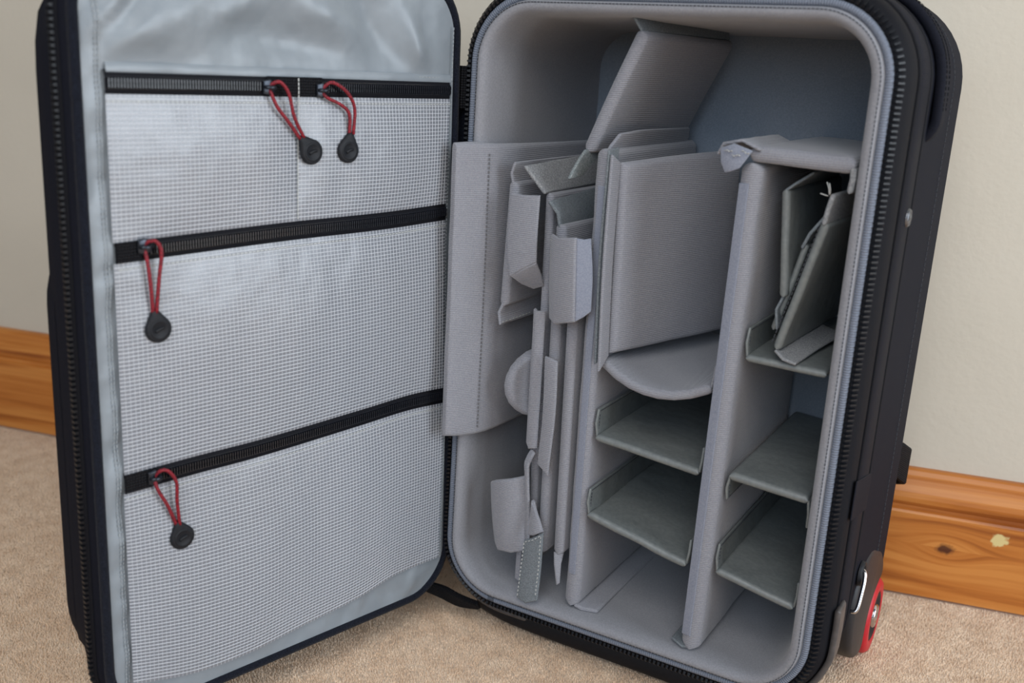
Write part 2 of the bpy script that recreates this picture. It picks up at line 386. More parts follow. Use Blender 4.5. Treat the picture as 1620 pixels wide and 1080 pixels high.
# ------------------------------------------------------------------ the rolling case: body
case = thing('rolling_camera_case', 'black rolling camera case standing open with grey padded interior and mesh pocket lid', 'suitcase', (0.17, 0.1, -ZO))
BW, BH = 0.345, 0.547
LOOP = [(x + 0.0065 * (z / BH) * (1 - x / BW), z, nx, nz) for x, z, nx, nz in rr_loop(0, BW, 0, BH, 0.055)]   # the soft left side leans in a little
bm_ = lambda x, z, y: V((x, y, z))
mb = MB(); sweep(mb, LOOP, [(0.0, 0.0), (0.005, 0.002), (0.010, 0.007), (0.0125, 0.015), (0.0135, 0.03), (0.014, 0.06), (0.0165, 0.10), (0.0188, 0.16), (0.0190, 0.205),
                            (0.0160, 0.226), (0.008, 0.238), (-0.010, 0.244), (-0.03, 0.245)], bm_, True)
mb.build('shell', 'black', case)
mb = MB(); sweep(mb, LOOP, [(0.0134, 0.026), (0.0149, 0.027), (0.0150, 0.045), (0.0154, 0.062), (0.0138, 0.063)], bm_); mb.build('webbing_band', 'blackband', case)
for y, oo in ((0.0225, 0.0138), (0.0680, 0.0144)):
    mb = MB(); mb.tube([V((x + nx * oo, y, z + nz * oo)) for x, z, nx, nz in LOOP], 0.0016, 6, True); mb.build('piping', 'tape', case)
mb = MB(); sweep(mb, LOOP, [(0.001, -0.0018), (0.006, 0.0004), (0.0112, 0.0058), (0.0138, 0.0165), (0.0135, 0.0195)], bm_); mb.build('zipper_tape', 'tape', case)
mb = MB()                                        # chunky body-side teeth
for x, z, nx, nz in loop_walk(LOOP, 0.0040):
    t = V((-nz, 0, nx)); nn = V((nx, -0.8, nz)).normalized(); ac = t.cross(nn)
    mb.tooth(V((x + nx * 0.0058, -0.0010, z + nz * 0.0058)), t * 0.0012, ac * 0.0033, nn * 0.0014)
mb.build('zipper_teeth', 'teeth', case, smooth=False, kind='stuff')
mb = MB(); sweep(mb, LOOP, [(0.0018, 0.0), (0.0012, -0.0034), (-0.0008, -0.0046), (-0.0032, -0.0042), (-0.0045, -0.001)], bm_); mb.build('edge_binding', 'binding', case)
mb = MB(); sweep(mb, LOOP, [(-0.0035, 0.001), (-0.0048, -0.0045), (-0.0072, -0.0066), (-0.0105, -0.0062), (-0.0132, -0.0025), (-0.0145, 0.004), (-0.015, 0.02), (-0.016, 0.06), (-0.0165, 0.12), (-0.0175, 0.18), (-0.0185, 0.206), (-0.020, 0.214)], bm_)
mb.build('padded_lining', 'lining', case)
def back_y(x, z):
    q = (x * 0.80 + z * 0.60) * 34
    e = max(0.0, min(x - 0.008, 0.337 - x, z - 0.010, 0.537 - z)); dcl = 0.006 * max(0.0, 1 - e / 0.020) ** 2
    return 0.2060 + dcl - 0.0020 * noise.noise(V((q * 1.0, (z * 0.8 - x * 0.6) * 5, 0))) - 0.0008 * noise.noise(V((q * 2.3, z * 9, 4)))
mb = MB(); g = [[(0.008 + 0.329 * i / 80, 0.010 + 0.527 * j / 120) for j in range(121)] for i in range(81)]
def inset(x, z, r=0.035):
    cx = min(max(x, 0.008 + r), 0.337 - r); cz = min(max(z, 0.010 + r), 0.537 - r); d = V((x - cx, z - cz))
    if d.length > r: d = d.normalized() * r
    return cx + d.x, cz + d.y
mb.strip([[V((p[0], back_y(*p), p[1])) for p in (inset(*q) for q in row)] for row in g], False)
mb.build('back_panel', 'back', case)
mb = MB(); dashes(mb, [V((x - nx * 0.0062, -0.0067, z - nz * 0.0062)) for x, z, nx, nz in LOOP + [LOOP[0]]], (0, -1, 0), 0.003, 0.0022, 0.0003, 0.0003)
mb.build('lip_stitching', 'dstitch', case, smooth=False, kind='stuff')

mb = MB(); dashes(mb, [V((x + nx * 0.0190, 0.158, z + nz * 0.0190)) for x, z, nx, nz in LOOP[14:60]], (1, 0, 0.3), 0.0045, 0.003, 0.0004, 0.0004)
mb.build('side_stitching', 'dstitch', case, smooth=False, kind='stuff')
# side grab handle bent round the upper corner
def lp(a, o, y):                                  # point on the upper right corner arc (a = angle), offset o
    c = V((BW - 0.055, y, BH - 0.055)); return c + V((math.cos(a), 0, math.sin(a))) * (0.055 + o)
path = [(V((BW - 0.10, 0, BH + 0.013)), 0.006), (V((BW - 0.085, 0, BH + 0.022)), 0.012)]
cen = [V((BW - 0.12, 0, BH + 0.012)), V((BW - 0.105, 0, BH + 0.018)), V((BW - 0.08, 0, BH + 0.0195))]
cen += [lp(math.radians(a), 0.0195, 0) for a in (90, 70, 50, 30, 12)] + [V((BW + 0.0200, 0, BH - 0.070)), V((BW + 0.0190, 0, BH - 0.084)), V((BW + 0.012, 0, BH - 0.094))]
part('grab_handle', case, [[p + V((0, y, 0)) for p in cen] for y in (0.080, 0.091, 0.102)], 0.0075, 'black', rnd=0.0035, step=0.008)
mb = MB()
for y in (0.084, 0.098):
    q = curve([p + (p - V((BW - 0.055, 0, BH - 0.055))).normalized() * 0.0040 + V((0, y, 0)) for p in cen[2:-1]], 60)
    for i in range(len(q) - 1):
        nn = (q[i] - V((BW - 0.055, y, BH - 0.055))).normalized(); dashes(mb, q[i:i + 2], nn, 0.006, 0.0025, 0.0004, 0.0003)
mb.build('handle_stitching', 'tape', case, smooth=False, kind='stuff')

def lathe(mb, c, ax, prof, n=24):                # prof: (radius, height along ax)
    ax = V(ax).normalized(); x = ax.orthogonal().normalized(); y = ax.cross(x); vs = []; m = len(prof)
    for k in range(n):
        a = 2 * math.pi * k / n
        for r, h in prof: vs.append(V(c) + (x * math.cos(a) + y * math.sin(a)) * r + ax * h)
    fs = [(k * m + j, ((k + 1) % n) * m + j, ((k + 1) % n) * m + j + 1, k * m + j + 1) for k in range(n) for j in range(m - 1)]
    mb.add(vs, fs)

mb = MB(); lathe(mb, (BW + 0.0145, 0.055, 0.397), (1, 0, 0), [(0.0072, -0.001), (0.007, 0.0018), (0.0058, 0.003), (0.0048, 0.0022), (0.0035, 0.0024), (0.0015, 0.0036), (0.0, 0.0038)])
mb.build('rivet', 'rivet', case)
xs = BW + 0.0152
part('velcro_patch', case, [[(xs, 0.012, 0.198), (xs, 0.012, 0.165)], [(xs, 0.075, 0.185), (xs, 0.075, 0.152)]], 0.0014, 'blackband', wob=0.0003)
part('strap_tab', case, [[(BW + 0.006, 0.232, 0.160), (BW + 0.005, 0.232, 0.128)], [(BW + 0.013, 0.248, 0.158), (BW + 0.012, 0.249, 0.120)], [(BW + 0.018, 0.260, 0.150), (BW + 0.019, 0.262, 0.110)], [(BW + 0.012, 0.268, 0.140), (BW + 0.012, 0.270, 0.106)]], 0.006, 'weave', wob=0.002)
# moulded wheel housing with fender
hy = [(0.116, -0.010), (0.090, 0.012), (0.078, 0.050), (0.094, 0.082), (0.130, 0.092), (0.168, 0.080), (0.194, 0.066), (0.2105, 0.050), (0.2145, 0.0375), (0.200, 0.0350), (0.184, 0.031),
      (0.165, 0.022), (0.155, 0.008), (0.1515, -0.006), (0.150, -0.014), (0.142, -0.018), (0.128, -0.016)]
def prism(mb, poly, x0, x1, bev):
    cy = sum(p[0] for p in poly) / len(poly); cz = sum(p[1] for p in poly) / len(poly); rings = []; n = len(poly)
    for x, k in ((x0, 1), (x1 - bev, 1), (x1 - bev * 0.35, 1 - bev * 6), (x1, 1 - bev * 18)):
        rings.append([V((x, cy + (y - cy) * k, cz + (z - cz) * k)) for y, z in poly])
    vs = [p for r in rings for p in r]
    fs = [(i * n + j, i * n + (j + 1) % n, (i + 1) * n + (j + 1) % n, (i + 1) * n + j) for i in range(3) for j in range(n)]
    fs += [tuple(range(n))[::-1], tuple(3 * n + j for j in range(n))]
    mb.add(vs, fs)
hp = [(p.x, p.z) for p in curve([(a, 0, b) for a, b in hy + [hy[0]]], 52)][:-1]
mb = MB(); prism(mb, hp, BW - 0.006, BW + 0.0195, 0.005); hous = mb.build('wheel_housing', 'plastic', case)
mb = MB(); lathe(mb, (BW + 0.0185, 0.092, 0.086), (1, 0, 0), [(0.011, -0.002), (0.0105, 0.0014), (0.0075, 0.001), (0.006, -0.002), (0.0, -0.002)]); mb.build('ring_socket', 'rubber', hous)
q = curve([(BW + 0.018, 0.088, 0.0915), (BW + 0.0212, 0.086, 0.0905), (BW + 0.0225, 0.082, 0.084), (BW + 0.0225, 0.077, 0.074), (BW + 0.0220, 0.072, 0.064), (BW + 0.0205, 0.070, 0.0605), (BW + 0.017, 0.070, 0.0595)], 28)
mb = MB(); mb.tube(q, 0.0018, 8); mb.build('steel_bar', 'chrome', hous, label='polished steel bar on the wheel housing')
# wheel
wc = V((BW + 0.006, 0.201, -0.0065))
mb = MB(); lathe(mb, wc, (1, 0, 0), [(0.023, -0.011), (0.033, -0.011), (0.0370, -0.008), (0.0382, -0.003), (0.0382, 0.006), (0.0372, 0.0115), (0.0340, 0.0145), (0.0265, 0.0148), (0.0240, 0.013), (0.023, -0.011)], 48)
tyre = mb.build('wheel', 'red', case, label='small red rubber wheel')
mb = MB(); lathe(mb, wc, (1, 0, 0), [(0.0245, -0.010), (0.0245, 0.0138), (0.0225, 0.0146), (0.0180, 0.0125), (0.0130, 0.0118), (0.0, 0.0118)], 36); mb.build('hub', 'rubber', tyre)
mb = MB(); lathe(mb, wc, (1, 0, 0), [(0.0115, 0.0115), (0.0115, 0.0145), (0.0098, 0.0160), (0.0068, 0.0160), (0.006, 0.0145), (0.0, 0.0145)], 28); mb.build('axle_cap', 'chrome', tyre)
# skid strips hugging the lower corners
def corner_pts(side, o, zs, xs_in):
    c = V((BW - 0.055 if side > 0 else 0.055, 0, 0.055)); pts = [V((c.x + side * (0.055 + o), 0, zs)), V((c.x + side * (0.055 + o), 0, 0.06))]
    pts += [c + V((side * math.cos(a), 0, -math.sin(a))) * (0.055 + o) for a in (math.radians(q) for q in (15, 40, 65, 85))]
    pts.append(V((xs_in, 0, -o))); return pts
for side, xin in ((1, 0.262), (-1, 0.083)):
    cp = corner_pts(side, 0.0165, 0.088, xin)
    part('skid_strip', case, [[p + V((0, y, 0)) for p in cp] for y in (0.010, 0.020, 0.032)], 0.005, 'skid', rnd=0.0025, step=0.008, label='worn grey plastic skid strip on a lower corner')
part('under_case_shade_bar', case, [[(x, y, z) for x, z in ((0.018, -0.022), (0.06, -0.029), (0.17, -0.030), (0.28, -0.029), (0.322, -0.022))] for y in (0.026, 0.065, 0.105)], 0.028, 'rubber', rnd=0.010)  # dark bar added to stand in for the shadowed band under the front edge
mb = MB(); lathe(mb, (0.03, 0.19, -0.014), (0, 0, -1), [(0.019, 0.0), (0.0185, 0.022), (0.017, 0.028), (0.013, 0.031), (0.0, 0.031)]); mb.build('foot', 'rubber', case)

# ------------------------------------------------------------------ the rolling case: lid
TH = 1.322793; LD = V((-math.cos(TH), -math.sin(TH), 0)); LN = V((math.sin(TH), -math.cos(TH), 0)); HG = V((-0.008, -0.004, 0))
def lm(u, z, w): return HG + LD * u + LN * w + V((0, 0, z))
LT, LR = 0.552, 0.042
def ul(z): return -0.0035 + 0.0105 * min(1, max(0, z) / 0.5)
LL = [(u + (ul(z) + 0.0035) * (1 - u / 0.32), z, a, b) for u, z, a, b in rr_loop(-0.0035, 0.3235, -0.001, LT, LR)]   # hinge side leans in at the top
def lm2(u, z, w):                                 # the outer half of the lid has much rounder corners
    t = min(1, max(0, (-w - 0.024) / 0.012)); r = 0.095; u0, u1, z0, z1 = -0.014, 0.335, -0.013, LT + 0.012
    cx = min(max(u, u0 + r), u1 - r); cz = min(max(z, z0 + r), z1 - r); d = V((u - cx, z - cz))
    if d.length > r: d = d.normalized() * r
    return lm(u + (cx + d.x - u) * t, z + (cz + d.y - z) * t, w)
mb = MB(); sweep(mb, LL, [(0.0005, -0.002), (0.006, -0.002), (0.0085, -0.008), (0.0095, -0.02), (0.0100, -0.026), (0.0105, -0.034), (0.0102, -0.046), (0.006, -0.055), (-0.006, -0.060), (-0.03, -0.062)], lm2, True)
mb.build('lid_shell', 'black', case)
LO = rr_loop(0.012, 0.318, 0.02, 0.372, 0.06)
mb = MB(); sweep(mb, LO, [(0.016, -0.040), (0.0165, -0.052), (0.010, -0.064), (-0.012, -0.071), (-0.04, -0.073)], lm, True); mb.build('lid_outer_pocket', 'black', case)
mb = MB(); mb.tube([lm(x + nx * 0.0036, z + nz * 0.0036, -0.0005) for x, z, nx, nz in LL], 0.0038, 8, True); mb.build('lid_welt', 'welt', case)
mb = MB(); sweep(mb, LL, [(0.0090, -0.0095), (0.0102, -0.0105), (0.0106, -0.015), (0.0108, -0.022), (0.0098, -0.025)], lm); mb.build('lid_zipper_tape', 'tape', case)
mb = MB()
for x, z, nx, nz in loop_walk(LL, 0.0040):
    t = LD * (-nz) + V((0, 0, nx)); nn = (LD * nx + V((0, 0, nz))).normalized()
    mb.tooth(lm(x + nx * 0.0115, z + nz * 0.0115, -0.0150), t * 0.0013, LN * 0.0026, nn * 0.0014)
mb.build('lid_zipper_teeth', 'teeth', case, smooth=False, kind='stuff')

def uedge(z):                                     # right end of the pockets drifts a little towards the hinge lower down
    return 0.0125 if z > 0.34 else 0.0125 - 0.007 * min(1, (0.34 - z) / 0.15)
# satin lining: one sheet with folds, pinned at the welt
def fold(u, z, u0, z0, ang, wid, ln, amp):
    du, dz = u - u0, z - z0; c, s = math.cos(ang), math.sin(ang); a = du * c + dz * s; b = -du * s + dz * c
    return 1.7 * amp * math.exp(-(b / wid) ** 2) * math.exp(-(a / ln) ** 2)
def satin_w(u, z):
    e = min(max(0, u - ul(z)), max(0, 0.3235 - u), max(0, z + 0.001), max(0, LT - z)); k = min(1, e / (0.004 if u > 0.31 else 0.012))
    w = 0.0014 * noise.noise(V((u * 16, z * 16, 3.1))) + 0.0007 * noise.noise(V((u * 60 + z * 35, z * 30 - u * 10, 7)))
    if z > 0.475:
        k2 = min(1, (z - 0.475) / 0.02)
        for a in ((0.285, 0.505, -0.75, 0.008, 0.04, 0.004), (0.262, 0.510, -0.62, 0.009, 0.04, 0.0045), (0.300, 0.520, -0.9, 0.007, 0.03, 0.004), (0.225, 0.515, -0.5, 0.012, 0.05, 0.004),
                  (0.14, 0.520, 0.4, 0.014, 0.04, 0.005), (0.09, 0.510, 0.9, 0.016, 0.04, -0.005), (0.18, 0.500, 0.1, 0.014, 0.05, -0.004), (0.05, 0.50, 1.2, 0.01, 0.03, 0.004)):
            w += k2 * fold(u, z, *a)
    elif u > 0.31:
        w += 0.0026 * noise.noise(V((2.0, z * 42 + u * 30, 1.0))) + 0.0018 * noise.noise(V((5.0, z * 95 + u * 60, 1.0)))
    elif z < 0.04:
        w += 0.003 * noise.noise(V((u * 38, z * 14, 9.0))) + 0.0015 * noise.noise(V((u * 85, z * 30, 2.0)))
    return 0.0004 + w * k
def half(z):
    d = min(z + 0.001, LT - z); r = LR
    return 0.0 if d >= r else r - math.sqrt(max(0, r * r - (r - d) ** 2))
mb = MB(); zs = sorted(set([-0.001 + (LT + 0.001) * i / 110 for i in range(111)] + [-0.0005, 0.0005, 0.002, LT - 0.0005, LT - 0.0015, LT - 0.003])); rows = []; uv = []
for z in zs:
    h_ = half(z); a, b = ul(z) + h_, 0.3235 - h_; row = []
    for i in range(121):
        u = a + (b - a) * i / 120; row.append(lm(u, z, satin_w(u, z))); uv.append((u, z))
    rows.append(row)
mb.strip(rows, False, uv); mb.build('satin_lining', 'satin', case)
mb = MB()                                         # seams either side of the pockets and across the top
for k in (0.0, 0.0022):
    dashes(mb, [lm(0.3128 + k, 0.02 + 0.52 * i / 60, satin_w(0.3128 + k, 0.02 + 0.52 * i / 60) + 0.0006) for i in range(61)], LN, 0.0034, 0.0024)
dashes(mb, [lm(max(uedge(0.03 + 0.49 * i / 60) - 0.0022, ul(0.03 + 0.49 * i / 60) + 0.003), 0.03 + 0.49 * i / 60, 0.0032) for i in range(61)], LN, 0.0034, 0.0024)
dashes(mb, [lm(0.01 + 0.301 * i / 50, 0.4775, satin_w(0.01 + 0.301 * i / 50, 0.4775) + 0.0012) for i in range(51)], LN, 0.0034, 0.0026)
mb.build('lid_stitching', 'lidstitch', case, smooth=False, kind='stuff')
mb = MB(); rows = []                              # folded hem above the first zip
hem = [[lm(0.309 - 0.298 * i / 40, z, w) for z, w in ((0.4800, 0.0014), (0.4790, 0.0024), (0.4745, 0.0036), (0.4735, 0.0030))] for i in range(41)]
mb.strip(hem, False); mb.build('pocket_hem', 'satin', case)

def interp(tab, u):
    tab = sorted(tab)
    if u <= tab[0][0]: return tab[0][1]
    for (a, b), (c, d) in zip(tab, tab[1:]):
        if u <= c:
            i = tab.index((a, b)); f = (u - a) / (c - a); h = c - a
            m0 = (d - tab[i - 1][1]) / (c - tab[i - 1][0]) * h if i else d - b
            m1 = (tab[i + 2][1] - b) / (tab[i + 2][0] - a) * h if i + 2 < len(tab) else d - b
            return (2 * f ** 3 - 3 * f * f + 1) * b + (f ** 3 - 2 * f * f + f) * m0 + (3 * f * f - 2 * f ** 3) * d + (f ** 3 - f * f) * m1
    return tab[-1][1]
Z1 = [(0.0, 0.4675), (0.31, 0.4668)]
Z2 = [(0.006, 0.3650), (0.08, 0.3615), (0.17, 0.3600), (0.25, 0.3575), (0.308, 0.3555)]
Z3 = [(0.004, 0.1950), (0.05, 0.1965), (0.10, 0.1940), (0.20, 0.1898), (0.258, 0.1895), (0.310, 0.1885)]
ZB = [(0.004, 0.031), (0.06, 0.030), (0.10, 0.022), (0.157, 0.017), (0.213, 0.012), (0.26, 0.014), (0.312, 0.026)]
HW = 0.0071                                       # half height of a zip band
def pocket(label, ua, ub, top, bot, zoff, bulge, seed, ends):
    """film sheet between two zip lines; parameters (u, s)"""
    def P(a, s, lift=0.0):
        u = ua + (ub - ua) * a; z0 = interp(top, u) - HW; z1 = interp(bot, u) + zoff; z = z0 + (z1 - z0) * s
        if ua < 0.02: u = uedge(z) + (ub - uedge(z)) * a
        b = math.sin(math.pi * min(1, s)) ** 0.8 * (math.sin(math.pi * a) ** 0.6 if 0 < a < 1 else 0)
        w = 0.0042 + bulge * b + b * 0.0022 * noise.noise(V((u * 14, z * 7, seed))) + 0.0007 * b * noise.noise(V((u * 45, z * 12, seed + 4)))
        return lm(u, z, w + lift)
    mb = MB(); nu, nv = 64, 36
    rows = [[P(i / nu, j / nv) for j in range(nv + 1)] for i in range(nu + 1)]
    mb.strip(rows, False); pk = mb.build('mesh_pocket', 'pvc', case, label=label)
    mb = MB(); L = abs(ub - ua); Hh = (interp(top, (ua + ub) / 2) - HW) - interp(bot, (ua + ub) / 2) - zoff
    nr = int(Hh / 0.0030); nc = int(L / 0.0033)
    def rib(pts, side, w):
        vs = []; 
        for p in pts: vs += [p - side * w, p + LN * 0.00035, p + side * w]
        m = len(pts); fs = []
        for i in range(m - 1): fs += [(3 * i, 3 * i + 1, 3 * i + 4, 3 * i + 3), (3 * i + 1, 3 * i + 2, 3 * i + 5, 3 * i + 4)]
        mb.add(vs, fs)
    for r in range(1, nr): rib([P(i / nu, r / nr, 0.0002) for i in range(nu + 1)], V((0, 0, 1)), 0.00029)
    for c in range(1, nc): rib([P(c / nc, j / nv, 0.0001) for j in range(nv + 1)], LD, 0.00018)
    mb.build('mesh_threads', 'thread', pk, kind='stuff')
    mb = MB()                                     # stitch line under the zip
    dashes(mb, [P(i / nu, 0.0045 / Hh, 0.0006) for i in range(nu + 1)], LN, 0.0034, 0.0024, 0.0004, 0.0002)
    mb.build('pocket_stitching', 'stitch', pk, smooth=False, kind='stuff')
    return pk
def zipper(pk, ua, ub, tab, tape_ends):
    n = 60
    def Q(u, dz, w): return lm(u, interp(tab, u) + dz, w)
    us = [ua + (ub - ua) * i / n for i in range(n + 1)]
    mb = MB(); mb.strip([[Q(u, HW + .0012, 0.0016), Q(u, HW * .98, 0.0030), Q(u, 0.003, 0.0040), Q(u, -0.003, 0.0040), Q(u, -HW * .98, 0.0038), Q(u, -HW - .0012, 0.0030)] for u in us], False)
    mb.build('zipper_tape', 'tape', pk)
    mb = MB(); s = 0; L = ub - ua
    lo, hi = tape_ends
    u = lo
    while u < hi:
        for dz in (-0.0016, 0.0016): mb.tooth(Q(u, dz, 0.0052), LD * 0.00065, V((0, 0, 0.0017)), LN * 0.0010, 0.7)
        u += 0.0021
    for dz in (-0.0036, 0.0036): mb.tube([Q(ua + (ub - ua) * i / n, dz, 0.0043) for i in range(n + 1)], 0.0005, 5)
    mb.build('zipper_coil', 'coil', pk, smooth=False, kind='stuff')
    for a, b in ((ua, lo - 0.002), (hi + 0.002, ub)):
        if b - a > 0.006:
            mb = MB(); pad(mb, [[Q(a + (b - a) * i / 4, dz, 0.0048) for dz in (-HW, 0, HW)] for i in range(5)], 0.002); mb.build('end_tab', 'weave', pk)

p1 = pocket('upper mesh pocket nearer the outer edge', 0.1651, 0.3105, Z1, Z2, HW, 0.0035, 1.0, None)
p2 = pocket('upper mesh pocket nearer the hinge', 0.0125, 0.1650, Z1, Z2, HW, 0.0040, 2.0, None)
p3 = pocket('middle mesh pocket', 0.0125, 0.3105, Z2, Z3, HW, 0.0065, 3.3, None)
p4 = pocket('lower mesh pocket', 0.0060, 0.3115, Z3, ZB, 0.0, 0.0065, 4.6, None)
zipper(p1, 0.1651, 0.3105, Z1, (0.193, 0.3095)); zipper(p2, 0.0125, 0.1650, Z1, (0.0135, 0.141))
zipper(p3, 0.0125, 0.3090, Z2, (0.0135, 0.286)); zipper(p4, 0.0055, 0.3105, Z3, (0.0065, 0.288))

mb = MB(); dashes(mb, [lm(0.1650, 0.4735, 0.0062), lm(0.1648, 0.4600, 0.0062), lm(0.1650, 0.42, 0.0052), lm(0.1650, 0.369, 0.0050)], LN, 0.0030, 0.0024, 0.0004, 0.0003); mb.build('divider_seam', 'stitch', p1, smooth=False, kind='stuff')
def puller(pk, A, B, apex, cen, seed, w0=0.0085):
    A = [lm(u, z, w0 - 0.0015 + 0.003 * math.sin(i / (len(A) - 1) * 2.6)) for i, (u, z) in enumerate(A)]
    B = [lm(u, z, w0 - 0.0005 + 0.004 * math.sin(i / (len(B) - 1) * 2.8)) for i, (u, z) in enumerate(B)]
    mb = MB(); mb.tube(curve(A[::-1] + B[1:], 60), 0.00135, 8); mb.build('red_cord', 'cord', pk, label='red braided zip pull cord')
    # slider body
    c = A[0]; mb = MB(); u0 = (c - HG).dot(LD); z0 = c.z
    pad(mb, [[lm(u0 + 0.005, z0 - 0.0045, 0.0062), lm(u0 + 0.005, z0 + 0.0045, 0.0062)], [lm(u0, z0 - 0.0058, 0.0068), lm(u0, z0 + 0.0058, 0.0068)], [lm(u0 - 0.005, z0 - 0.0035, 0.0062), lm(u0 - 0.005, z0 + 0.0035, 0.0062)]], 0.0030, rnd=0.001, step=0.003)
    mb.tube(curve([lm(u0 + 0.0035, z0, 0.0075), lm(u0 + 0.002, z0, 0.0105), lm(u0 - 0.002, z0, 0.0108), lm(u0 - 0.0045, z0, 0.0076)], 12), 0.0015, 8)
    mb.build('zip_slider', 'slider', pk)
    # teardrop tab
    a = V((apex[0], apex[1])); k = V((cen[0], cen[1])); d = (k - a); Lr = d.length; d.normalize(); R = 0.0095; sx = V((-d.y, d.x))
    out = []
    for i in range(25):
        an = math.radians(-38 + 256 * i / 24); out.append(k + sx * (R * math.cos(an)) + d * (R * math.sin(an)))
    out += [a - sx * 0.0030 + d * 0.0012, a - sx * 0.0020 - d * 0.0010, a + sx * 0.0020 - d * 0.0010, a + sx * 0.0030 + d * 0.0012]
    m = sum(out, V((0, 0))) / len(out); n = len(out); rings = []
    wb = 0.0065
    for kk, w in ((0.90, wb), (1.0, wb + 0.0008), (1.0, wb + 0.0028), (0.90, wb + 0.0038), (0.80, wb + 0.0040)):
        rings.append([lm(*(m + (q - m) * kk), w) for q in out])
    vs = [p for r in rings for p in r]; nr = len(rings)
    fs = [(i * n + j, i * n + (j + 1) % n, (i + 1) * n + (j + 1) % n, (i + 1) * n + j) for i in range(nr - 1) for j in range(n)] + [tuple(range(n))[::-1], tuple((nr - 1) * n + j for j in range(n))]
    mb = MB(); mb.add(vs, fs)
    lathe(mb, lm(k.x, k.y, wb + 0.0040), LN, [(0.0072, -0.0006), (0.0070, 0.0004), (0.0060, 0.0005), (0.0054, 0.0001), (0.0, 0.0001)], 24)
    mb.tube(curve([lm(*(k + V((0.003, -0.0012))), wb + 0.0040), lm(*(k + V((0.0005, 0.0005))), wb + 0.0044), lm(*(k + V((-0.003, 0.0012))), wb + 0.0040)], 10), 0.0013, 6)
    mb.build('pull_tab', 'rubber', pk, label='black teardrop rubber zip pull')
puller(p1, [(0.1905, 0.4665), (0.1895, 0.4612), (0.1853, 0.4523), (0.1752, 0.441), (0.1653, 0.4298)], [(0.1905, 0.4665), (0.1873, 0.4701), (0.1831, 0.4698), (0.1772, 0.4623), (0.1719, 0.4455), (0.1625, 0.4307)], (0.1641, 0.4307), (0.1551, 0.4198), 1)
puller(p2, [(0.1444, 0.4651), (0.1415, 0.4601), (0.1298, 0.4551), (0.1214, 0.448), (0.12, 0.4326)], [(0.1444, 0.4665), (0.1404, 0.4708), (0.1341, 0.47), (0.124, 0.4632), (0.1172, 0.4518), (0.1169, 0.4326)], (0.1187, 0.4331), (0.121, 0.42), 2)
puller(p3, [(0.2895, 0.359), (0.2887, 0.3457), (0.2876, 0.3279), (0.2864, 0.3124)], [(0.289, 0.3598), (0.2861, 0.3631), (0.2821, 0.3614), (0.2801, 0.3537), (0.2822, 0.3362), (0.2841, 0.3121)], (0.285, 0.3136), (0.2827, 0.3), 3)
puller(p4, [(0.2891, 0.1894), (0.2885, 0.1808), (0.2817, 0.1663), (0.2748, 0.1485)], [(0.289, 0.1918), (0.2855, 0.1949), (0.2802, 0.193), (0.2751, 0.1832), (0.2747, 0.1679), (0.2723, 0.1477)], (0.2733, 0.1496), (0.2702, 0.1367), 4)

# fabric hinge joining lid and body, and the strap at its foot
part('fabric_hinge', case, [[lm(-0.004, z, -0.012), V((-0.012, 0.010, z)), V((-0.006, 0.012, z))] for z in (0.040, 0.2, 0.35, 0.487)], 0.003, 'welt', step=0.02)
part('hinge_tab', case, [[lm(-0.010, z, -0.006), V((-0.010, -0.002, z)), V((-0.001, 0.0015, z))] for z in (0.452, 0.470, 0.488)], 0.003, 'weave', step=0.006)
part('hinge_strap', case, [[lm(0.010, 0.001, -0.012), V((-0.010, 0.006, -0.008)), V((0.008, 0.008, -0.013)), V((0.028, 0.012, -0.018))],
                           [lm(0.010, -0.010, -0.012), V((-0.010, 0.008, -0.024)), V((0.008, 0.012, -0.028)), V((0.028, 0.018, -0.026))]], 0.006, 'weave', step=0.006)

# ------------------------------------------------------------------ dividers inside the case
DG = 'removable padded dividers inside the case'
def divider(label, base): return thing('padded_divider', label, 'divider', base, DG)
def vpanel(t, x0, z0, x1, z1, yf, yb, th, m='pad', name='panel', dx=0.0, **kw):
    """upright panel running front to back; (x0,z0) bottom, (x1,z1) top, dx = sideways drift towards the back"""
    return part(name, t, [[(x0 + dx * k, yf + (yb - yf) * k, z0), ((x0 + x1) / 2 + dx * k, yf + (yb - yf) * k, (z0 + z1) / 2), (x1 + dx * k, yf + (yb - yf) * k, z1)] for k in (0, .5, 1)], th, m, **kw)
YB = 0.200

# long upright divider left of centre
t = divider('tall padded upright wall left of the middle shelf column', (0.13, 0.1, 0.017))
vpanel(t, 0.1310, 0.018, 0.1300, 0.430, 0.004, YB, 0.0150, rnd=0.006, wob=0.0010)
part('floor_flap', t, [[(0.134, y, 0.0185), (0.141, y, 0.0168), (0.156, y + 0.004, 0.0170)] for y in (0.006, 0.06, 0.12, 0.19)], 0.0040, 'pad')
part('loop_tape', t, [[(0.127, 0.0042, z), (0.1335, 0.0038, z)] for z in (0.05, 0.2, 0.40)], 0.0012, 'loop')
part('top_flap', t, [[(0.129, 0.008, 0.424), (0.1315, 0.012, 0.4320), (0.1340, 0.024, 0.4420)], [(0.130, 0.06, 0.425), (0.1325, 0.06, 0.435), (0.1350, 0.060, 0.4435)], [(0.130, 0.12, 0.425), (0.1325, 0.12, 0.435), (0.1355, 0.120, 0.4435)], [(0.130, 0.185, 0.425), (0.1325, 0.185, 0.434), (0.135, 0.178, 0.4425)]], 0.0028, 'pad', wob=0.0008)

